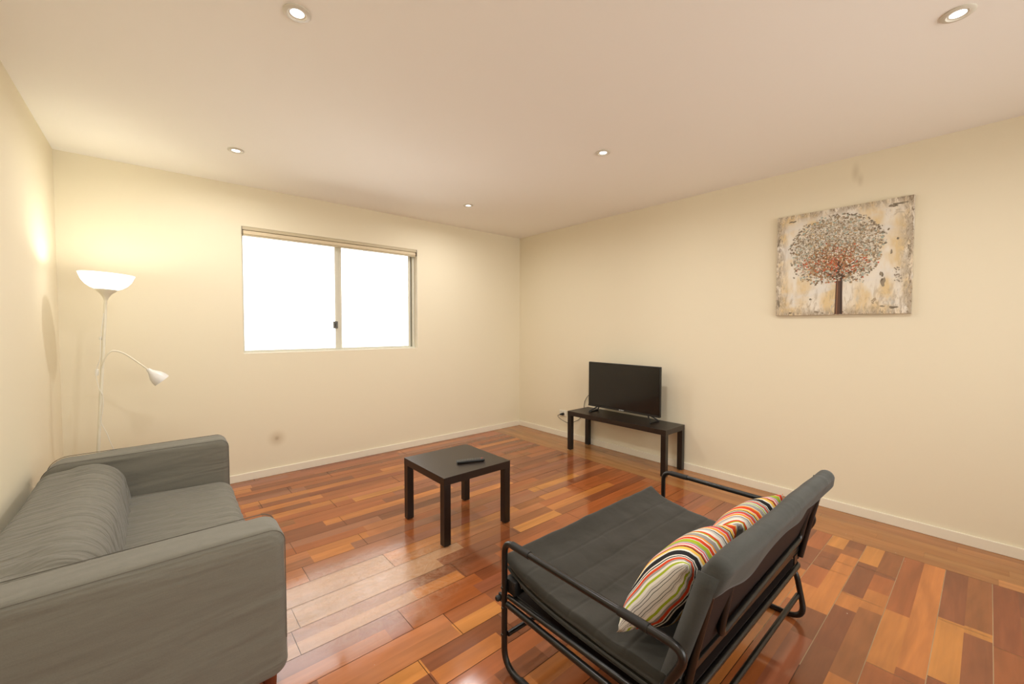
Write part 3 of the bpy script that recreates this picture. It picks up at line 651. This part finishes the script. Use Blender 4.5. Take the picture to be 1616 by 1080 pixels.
def arm_mesh(y0, y1):
    # side outline in x,z ; edges softly rounded
    base = rounded_poly([(sx0, .10), (sx1, .110), (sx1 - .005, .672), (sx0 + .03, .664)], [.03, .05, .055, .10], 8)
    base = resample(base, .035)
    bm = bmesh.new(); rr = .040; n = 7; st = []
    for k in range(n + 1):
        a = PI / 2 * k / n; st.append((y0 + rr * (1 - math.cos(a)), rr * (1 - math.sin(a))))
    m_ = 7
    for k in range(1, m_): st.append((y0 + rr + (y1 - y0 - 2 * rr) * k / m_, 0))
    for k in range(n, -1, -1):
        a = PI / 2 * k / n; st.append((y1 - rr * (1 - math.cos(a)), rr * (1 - math.sin(a))))
    cx = (sx0 + sx1) / 2; cz_ = .39; hx = (sx1 - sx0) / 2; hz = .27
    rings = []
    for (y, ins) in st:
        rings.append([bm.verts.new((cx + (p[0] - cx) * (1 - ins / hx), y, cz_ + (p[1] - cz_) * (1 - ins / hz))) for p in base])
    k_ = len(base)
    for a, b_ in zip(rings, rings[1:]):
        for k in range(k_): bm.faces.new((a[k], a[(k + 1) % k_], b_[(k + 1) % k_], b_[k]))
    # cap with inner grids so that wrinkles can form
    for rg, y, s in ((rings[0], st[0][0], -1), (rings[-1], st[-1][0], 1)):
        prev = rg
        for q in range(1, 9):
            sc_ = 1 - q / 9; nr = [bm.verts.new((cx + (v.co.x - cx) * sc_, y + s * .006 * (1 - sc_), cz_ + (v.co.z - cz_) * sc_)) for v in rg]
            for k in range(k_): bm.faces.new((prev[k], prev[(k + 1) % k_], nr[(k + 1) % k_], nr[k]))
            prev = nr
        bm.faces.new(prev)
    def fw(co):
        d1 = math.sin((co.z * 1.0 - co.x * .28) * 42 + 3 * fn(co, 1.5, 1)) * max(0, fn(co, 2.2, 5) + .1) * .006
        return d1 + fn(co, 5, 2) * .003
    wrinkle(bm, fw)
    return bm
AW = .19
for nm, a, b_, lab in (('armrest', sy0, sy0 + AW, None), ('armrest', sy1 - AW - .01, sy1, None)):
    ar = obj(nm, put(arm_mesh(a, b_)), M_sofa, sf, 0)
    # piping seams round the side panel
    for y in ((a + .008), (b_ - .008)):
        pr = rounded_poly([(sx0 + .0, .10), (sx1 - .004, .110), (sx1 - .009, .667), (sx0 + .032, .660)], [.03, .05, .05, .09], 8)
        pts = [Vector((p[0], y, p[1])) for p in pr if p[1] > .2]
        i0 = min(range(len(pts)), key=lambda k: (pts[k].x < -4.0, pts[k].z))
        bm = mktube([Vector((-3.611, y, .25))] + [p for p in pts if p.z > .3][::1] , .0016, seg=6)
        put(bm); obj('seam', bm, M_seam, ar, .7)
# back
yb0, yb1 = sy0 + AW + .002, sy1 - AW - .012
prof = rounded_poly([(sx0 + .004, .13), (-4.17, .13), (-4.085, .40), (-4.135, .665), (sx0 + .03, .625)], [.02, .02, .06, .13, .07], 9)
prof = resample(prof, .025)
ys = [(yb0, .90), (yb0 + .006, .95), (yb0 + .02, .98), (yb0 + .05, .995)] + [(yb0 + .05 + (yb1 - yb0 - .1) * k / 70, 1) for k in range(1, 70)] + [(yb1 - .05, .995), (yb1 - .02, .98), (yb1 - .006, .95), (yb1, .90)]
bm = grid_profile(prof, ys)
def fwb(co):
    d = max(0, 1 - min(abs(co.y - yb0), abs(co.y - yb1)) / .45)
    s = math.sin(co.y * 55 + co.z * 18 + co.x * 10 + 5 * fn(co, 2, 3)) * .0062 * (d * 1.2 + .3) * (1 + fn(co, 3, 8))
    front = 1 if co.x > -4.3 else .3
    return s * front + fn(co, 3, 4) * .008
wrinkle(bm, fwb); obj('backrest', put(bm), M_sofa_back, sf, 0)
# seat
prof = rounded_poly([(-4.2, .125), (sx1 + .0, .135), (sx1 + .012, .405), (-4.2, .425)], [.02, .03, .085, .02], 9)
prof = resample(prof, .025)
bm = grid_profile(prof, [(yb0, .93), (yb0 + .01, .97), (yb0 + .03, .99)] + [(yb0 + .03 + (yb1 - yb0 - .06) * k / 70, 1) for k in range(0, 71)] + [(yb1 - .01, .97), (yb1, .93)])
def fws(co):
    s = math.sin(co.y * 70 + co.x * 14 + 4 * fn(co, 2.5, 6)) * .0028 * (1 + 1.2 * fn(co, 2, 9))
    cr = .018 * math.cos((co.y - (yb0 + yb1) / 2) / (yb1 - yb0) * PI) if co.z > .3 else 0
    return s + cr + fn(co, 3, 2) * .006
wrinkle(bm, fws); obj('seat', put(bm), M_sofa_seat, sf, 0)
for x in (sx1 - .055, sx0 + .06):
    for y in (sy0 + .07, sy1 - .07):
        bm = mktube([(x, y, 0), (x, y, .14)], [.02, .027], seg=16); put(bm); obj('leg', bm, M_leg, sf, .6)['label'] = 'reddish stained wooden leg'

# ------------------------------------------------------------------ sofa bed (futon)
fb = thing('sofa_bed', 'low sofa bed with charcoal mattress and dark tubular steel frame', 'sofa bed', (-2.275, -3.5, 0))
FO = Vector((-2.275, -3.5, 0))
XN, XF = -2.90, -1.65
R_ = .0125
def fp(name, bm, m, par=fb, lab=None, sm=.7):
    put(bm, FO); o = obj(name, bm, m, par, sm)
    if lab: o['label'] = lab
    return o
for x in (XN, XF):
    P = fillet([(x, -3.833, .312), (x, -3.862, .42), (x, -3.922, .538), (x, -3.152, .538), (x, -3.150, .0125), (x, -3.885, .0125), (x, -3.835, .262), (x, -3.66, .275), (x, -3.17, .282)], [0, .12, .11, .055, .085, .07, .09, .02, 0], 9)
    sfm = fp('side_frame', mktube(P, R_, seg=14), M_tube)
    g = [(x, -3.235, .535), (x, -3.245, .535)]
    for a, b_ in ((-3.200, -3.30), (-3.70, -3.80)):
        fp('grip_sleeve', mktube([(x, a, .538), (x, b_, .538)], R_ + .0022, seg=14), M_rubber, sfm)
    fp('end_sleeve', mktube([(x, -3.830, .300), (x, -3.8315, .306), (x, -3.858, .405)], [.013, .0195, .0195], seg=14), M_rubber, sfm)
    fp('floor_sleeve', mktube([(x, -3.25, .0145), (x, -3.42, .0145)], R_ + .0018, seg=14), M_rubber, sfm)
    s = -1 if x == XN else 1
    for (y, z) in ((-3.150, .345), (-3.150, .150), (-3.152, .262)):
        bm = bmesh.new(); lathe(bm, [(0, .0155), (.004, .0155), (.006, .013), (.006, .008), (0, .008)], 12, Matrix.Translation((x, y, z)) @ Matrix.Rotation(s * PI / 2, 4, 'Y')); fp('bolt', bm, M_steel, sfm)
for (y, z) in ((-3.165, .152), (-3.852, .128)):
    fp('cross_bar', mktube([(XN + .008, y, z), (XF - .008, y, z)], .0105, seg=12), M_tube)
# seat frame: perimeter tube with stretched platform cloth
P = fillet([(XN + .03, -3.86, .292), (XN + .03, -3.165, .300), (XF - .03, -3.165, .300), (XF - .03, -3.86, .292), (XN + .03, -3.86, .292)], .03)
sfr = fp('seat_frame', mktube(P, .0115, seg=12), M_tube)
fp('platform_cloth', mkbox(XN + .038, XF - .038, -3.85, -3.17, .296, .302, bev=.001), M_under, sfr, sm=None)
fp('inner_rail', mktube([(XN + .004, -3.17, .312), (XN + .004, -3.80, .325)], .0095, seg=12), M_tube, sfr)
fp('inner_rail', mktube([(XF - .004, -3.17, .312), (XF - .004, -3.80, .325)], .0095, seg=12), M_tube, sfr)
for x, s in ((XN, 1), (XF, -1)):
    a, b_ = sorted((x + s * .013, x + s * .05)); fp('corner_bracket', mkbox(a, b_, -3.20, -3.135, .318, .375, bev=.004), M_rubber, sfr)
    bm = bmesh.new(); lathe(bm, [(0, 0), (.017, 0), (.017, .014), (.012, .02), (0, .02)], 16, Matrix.Translation((x - s * .010, -3.128, .292)) @ Matrix.Rotation(-s * PI / 2, 4, 'Y') @ Matrix.Scale(.7, 4)); fp('pivot_cap', bm, M_rubber, sfr); fp('pivot_plate', mkbox(x - .006, x + .006, -3.155, -3.118, .276, .308, bev=.002), M_rubber, sfr)
# back frame
def yb(z): return -3.862 - .19 * (z - .30)
for x in (-2.818, -1.712):
    up = fp('back_upright', mktube([(x, yb(.345), .345), (x, yb(.50), .50), (x, yb(.70) - .004, .70)], .0125, seg=12), M_tube)
P = fillet([(-2.612, -3.925, .70), (-2.635, -3.888, .435), (-1.80, -3.888, .465), (-1.78, -3.93, .70)], [0, .035, .035, 0], 8)
fp('back_support', mktube(P, .0125, seg=12), M_tube)
bm = mkbox(XN + .02, XF - .01, -3.868, -3.844, .372, .396, bev=.003); fp('rear_rail', bm, M_tube, sm=None)
fp('hinge_plate', mkbox(-1.80, -1.76, -3.872, -3.866, .335, .375, bev=.001), M_tube, sm=None)
# mattress
def slab(nx, ny, topf, botf, x0, x1, y0, y1, rr=.02):
    bm = bmesh.new(); T_ = {}; B_ = {}
    def edge(i, j):
        u_ = min(i, nx - i) / nx * (x1 - x0); v_ = min(j, ny - j) / ny * (y1 - y0); d_ = min(u_, v_)
        return 1 if d_ >= rr else math.sqrt(max(0, 1 - (1 - d_ / rr) ** 2))
    for i in range(nx + 1):
        for j in range(ny + 1):
            x = x0 + (x1 - x0) * i / nx; y = y0 + (y1 - y0) * j / ny; zt_, zb_ = topf(x, y), botf(x, y); zm = (zt_ + zb_) / 2; e = edge(i, j)
            T_[i, j] = bm.verts.new((x, y, zm + (zt_ - zm) * (.25 + .75 * e))); B_[i, j] = bm.verts.new((x, y, zm + (zb_ - zm) * (.25 + .75 * e)))
    for i in range(nx):
        for j in range(ny):
            bm.faces.new((T_[i, j], T_[i + 1, j], T_[i + 1, j + 1], T_[i, j + 1])); bm.faces.new((B_[i, j], B_[i, j + 1], B_[i + 1, j + 1], B_[i + 1, j]))
    for i in range(nx):
        for j in (0, ny): bm.faces.new((T_[i, j], T_[i + 1, j], B_[i + 1, j], B_[i, j]))
    for j in range(ny):
        for i in (0, nx): bm.faces.new((T_[i, j], T_[i, j + 1], B_[i, j + 1], B_[i, j]))
    return bm
mt_x0, mt_x1 = -2.868, -1.715
def mid(x, y):      # hem height: high at the front lip, sagging on the seat
    t_ = (-3.115 - y) / .72; return .338 + .085 * math.exp(-t_ * 5.5) - .012 * (t_ > 0) * 0
def tp(x, y):
    q = 0
    for k in range(1, 7):
        d_ = abs(y - (-3.115 - .115 * k)); q -= .0019 * math.exp(-(d_ / .005) ** 2)
    q += .010 * fn((x * 1.3, y * 3, 0), 3, 1) + .004 * fn((x, y, 0), 12, 2)
    return mid(x, y) + .040 + q
mt = fp('seat_mattress', slab(70, 150, tp, lambda x, y: mid(x, y) - .002, mt_x0, mt_x1, -3.835, -3.112, .022), M_futon, sm=0)
def lowb(x, y): return min(mid(x, y) - .028, mid(x, y) - .01)
fp('lower_mattress', slab(30, 40, lambda x, y: mid(x, y) - .003, lambda x, y: max(mid(x, y) - .038, .306), mt_x0 + .008, mt_x1 - .008, -3.83, -3.122, .014), M_futon, sm=0)
P = [Vector((mt_x0 - .002, y, mid(0, y) + .001)) for y in [-3.125 - .03 * k for k in range(24)]]
P2 = [Vector((x, -3.112, mid(0, -3.112) + .001)) for x in [mt_x1 - .01 + (mt_x0 - mt_x1 + .02) * k / 20 for k in range(21)]]
fp('piping', mktube(P2 + P, .004, seg=8), M_futon, mt)
# back mattress: cover folded over the top of the frame, wavy flap behind
lean_k = .30
def yf(z): return -3.797 - lean_k * (z - .35)
bx0, bx1 = -2.838, -1.70
bm = bmesh.new(); nx = 60; prof = []
ztop = .775
for k in range(15): z = .345 + (ztop - .04 - .345) * k / 14; prof.append((yf(z), z))
cyy = yf(ztop) - .034; 
for k in range(1, 11):
    a = PI * k / 11; prof.append((cyy + .034 * math.cos(a) + .0, ztop - .034 + .036 * math.sin(a)))
flap_len = .15
def flapz(x): return .664 + .045 * (x + 2.84) / 1.14 + .014 * math.sin((x + 2.84) * 11 + 1.2) + .007 * math.sin((x + 2.84) * 25 + 1)
rings = []
for i in range(nx + 1):
    x = bx0 + (bx1 - bx0) * i / nx; e = min(i, nx - i) / nx * (bx1 - bx0); es = 1 if e > .03 else math.sqrt(1 - (1 - e / .03) ** 2) * .35 + .65
    ring = []
    dz = .012 * fn((x * 2, 0, 0), 2, 3) - .010 * (1 - es) * 3
    for (y, z) in prof:
        yc = yf(z) - .028; ring.append(Vector((x, yc + (y - yc) * es + .004 * fn((x, y, z), 7, 4), z + dz * (z - .34) / .43)))
    zf = flapz(x); zs = prof[-1][1]
    for k in range(1, 9):
        z = zs + (zf - zs) * k / 8
        ring.append(Vector((x, -.008 - .008 * math.sin(x * 14 + 1) * k / 8 + yf(z) - .068 + .012 * (1 - es) * 3, z + dz)))
    rings.append(ring)
vr = [[bm.verts.new(p) for p in rg] for rg in rings]
for a, b_ in zip(vr, vr[1:]):
    for k in range(len(a) - 1): bm.faces.new((a[k], a[k + 1], b_[k + 1], b_[k]))
for rg in (vr[0], vr[-1]):          # the pocket is closed at both ends
    front = [v for v in rg[:15] if v.co.z > rg[-1].co.z - .004][:]; capv = front + rg[15:]
    try: bm.faces.new(capv)
    except ValueError: pass
bk = fp('back_mattress_cover', bm, M_futon_l, sm=0); sol = bk.modifiers.new('s', 'SOLIDIFY'); sol.thickness = .003
bm = bmesh.new(); rings = []
for x in (bx0 + .004, bx1 - .004):
    rings.append([bm.verts.new((x, yf(z) - d_, z)) for z, d_ in ((.318, .008), (.55, .006), (ztop - .05, .006), (ztop - .03, .03), (ztop - .06, .052), (.55, .050), (.318, .046))])
n = 7
for k in range(n): bm.faces.new((rings[0][k], rings[0][(k + 1) % n], rings[1][(k + 1) % n], rings[1][k]))
bm.faces.new(rings[0]); bm.faces.new(rings[1][::-1])
fp('back_mattress', bm, M_under, sm=None, lab='dark brown underside of the back mattress')
for x in (bx0, bx1):          # side band of the back mattress
    bm = bmesh.new(); vs = [[bm.verts.new((x + q, yf(z) - d_, z)) for z in [.335 + .04 * k for k in range(11)]] for d_, q in ((-.002, 0), (.030, -.004 if x < -2 else .004), (.056, 0))]
    for a, b_ in zip(vs, vs[1:]):
        for k in range(10): bm.faces.new((a[k], a[k + 1], b_[k + 1], b_[k]))
    sb = fp('side_band', bm, M_futon_l, bk, sm=0); sol = sb.modifiers.new('s', 'SOLIDIFY'); sol.thickness = .003

# ------------------------------------------------------------------ striped cushions
ST = {'w': (236, 232, 222), 'k': (40, 40, 42), 'r': (222, 76, 38), 'o': (244, 158, 60), 'y': (246, 200, 92), 'g': (168, 186, 48), 's': (160, 156, 150), 'p': (226, 60, 120), 'l': (206, 202, 194)}
def stripes(name, seq):
    m = mat(name, (230, 225, 215), .85, spec=.15); t, ns, ln, b = nt(m)
    uv = N(ns, 'ShaderNodeUVMap', uv_map='UVMap'); sp = N(ns, 'ShaderNodeSeparateXYZ'); ln.new(uv.outputs[0], sp.inputs[0])
    nzz = N(ns, 'ShaderNodeTexNoise', Scale=4.0, Detail=1); ln.new(uv.outputs[0], nzz.inputs['Vector'])
    q = N(ns, 'ShaderNodeMapRange'); q.inputs['To Min'].default_value = -.008; q.inputs['To Max'].default_value = .008; ln.new(nzz.outputs[0], q.inputs[0])
    ad = N(ns, 'ShaderNodeMath', operation='ADD'); ln.new(sp.outputs[0], ad.inputs[0]); ln.new(q.outputs[0], ad.inputs[1])
    items = [(c, float(w)) for c, w in seq]; tot = sum(w for _, w in items)
    half = len(items) // 2; cut = sum(w for _, w in items[:half]) / tot
    def ramp(part, a, b_):
        cr = N(ns, 'ShaderNodeValToRGB'); cr.color_ramp.interpolation = 'CONSTANT'; els = cr.color_ramp.elements; x = 0; tt = sum(w for _, w in part)
        for i, (c, w) in enumerate(part):
            e = els[i] if i < 2 else els.new(min(x, .999)); e.position = min(x, .999); e.color = (*s2l(ST[c]), 1); x += w / tt
        mr = N(ns, 'ShaderNodeMapRange'); mr.inputs['From Min'].default_value = a; mr.inputs['From Max'].default_value = b_; ln.new(ad.outputs[0], mr.inputs[0]); ln.new(mr.outputs[0], cr.inputs[0]); return cr.outputs[0]
    a = ramp(items[:half], 0, cut); c = ramp(items[half:], cut, 1)
    gt = N(ns, 'ShaderNodeMath', operation='GREATER_THAN'); ln.new(ad.outputs[0], gt.inputs[0]); gt.inputs[1].default_value = cut
    mx = N(ns, 'ShaderNodeMix', data_type='RGBA'); ln.new(gt.outputs[0], mx.inputs[0]); ln.new(a, mx.inputs[6]); ln.new(c, mx.inputs[7]); ln.new(mx.outputs[2], b.inputs['Base Color'])
    return m
SEQ = [('l', .5), ('k', .18), ('l', .6), ('k', .2), ('l', .6), ('w', .8), ('g', 1.5), ('w', 1.3), ('s', 1.7), ('r', 2), ('w', 1), ('k', 1), ('w', 1.5), ('k', 6), ('w', 2.5), ('y', 4), ('k', 1.2), ('r', 1.5), ('w', 2), ('p', 1.5), ('w', 1), ('s', 2), ('g', 5), ('w', .8), ('r', 4), ('w', 1.5),
       ('o', 2), ('s', 5), ('w', 2), ('g', 1.5), ('r', 2.5), ('w', 4), ('l', 3), ('k', 1), ('w', 2), ('o', 3.5), ('w', .8), ('p', 1.2), ('r', 2), ('s', 2), ('w', 1), ('k', 1.5), ('y', 3), ('w', 1), ('r', 5), ('o', 2), ('w', 1), ('s', 3)]
def cushion(name, label, mt_, hw, hh, th, M, seed, flip=False):
    bm = bmesh.new(); uvl = bm.loops.layers.uv.new('UVMap'); n = 34; top = {}; bot = {}
    for i in range(n + 1):
        for j in range(n + 1):
            u_, v_ = -1 + 2 * i / n, -1 + 2 * j / n
            x = u_ * hw * (1 - .07 * (1 - v_ * v_) ** 1.0 * abs(u_) ** 3 * 1.2); y = v_ * hh * (1 - .07 * (1 - u_ * u_) * abs(v_) ** 3 * 1.2)
            h = th * ((1 - abs(u_) ** 2.6) * (1 - abs(v_) ** 2.6)) ** .58
            w = .004 * fn((x, y, seed), 9, seed) * (1 if h > 0 else 0) * 3
            cr = .005 * math.sin(25 * (abs(u_) - abs(v_)) + seed) * (abs(u_) * abs(v_)) ** 1.5 * (h > 0.001)
            top[i, j] = bm.verts.new((x, y, h + w * min(1, h / .03) + cr)); 
            bot[i, j] = top[i, j] if i in (0, n) or j in (0, n) else bm.verts.new((x, y, -h + w * .5))
    for i in range(n):
        for j in range(n):
            for d_, rev in ((top, 0), (bot, 1)):
                ids = [(i, j), (i + 1, j), (i + 1, j + 1), (i, j + 1)]; 
                if rev: ids = ids[::-1]
                try: fc = bm.faces.new([d_[k] for k in ids])
                except ValueError: continue
                for l, k in zip(fc.loops, ids): l[uvl].uv = ((1 - k[0] / n) if flip else k[0] / n, k[1] / n)
    t = obj(name, bm, mt_, None, 0); t.matrix_world = M
    return tag(t, label, 'cushion', 'striped cushions on the sofa bed')
def place(x, y, z, tilt, yawz=0, roll=0):   # local X = width, local Y = up the back, leaning back by tilt
    return Matrix.Translation((x, y, z)) @ Matrix.Rotation(yawz, 4, 'Z') @ Matrix.Rotation(PI / 2 + tilt, 4, 'X') @ Matrix.Rotation(roll, 4, 'Z')
MS1 = stripes('striped_cotton', SEQ)
MS2 = stripes('striped_cotton_shifted', SEQ[27:] + SEQ[:27])
cushion('cushion', 'multicoloured striped cushion at the near end of the sofa bed', MS1, .225, .185, .088, place(-2.61, -3.748, .556, .62, .02, -.08), 1)
cushion('cushion', 'multicoloured striped cushion further along, partly behind the nearer one', MS2, .212, .175, .078, place(-2.155, -3.758, .548, .58, -.02, .03), 2)
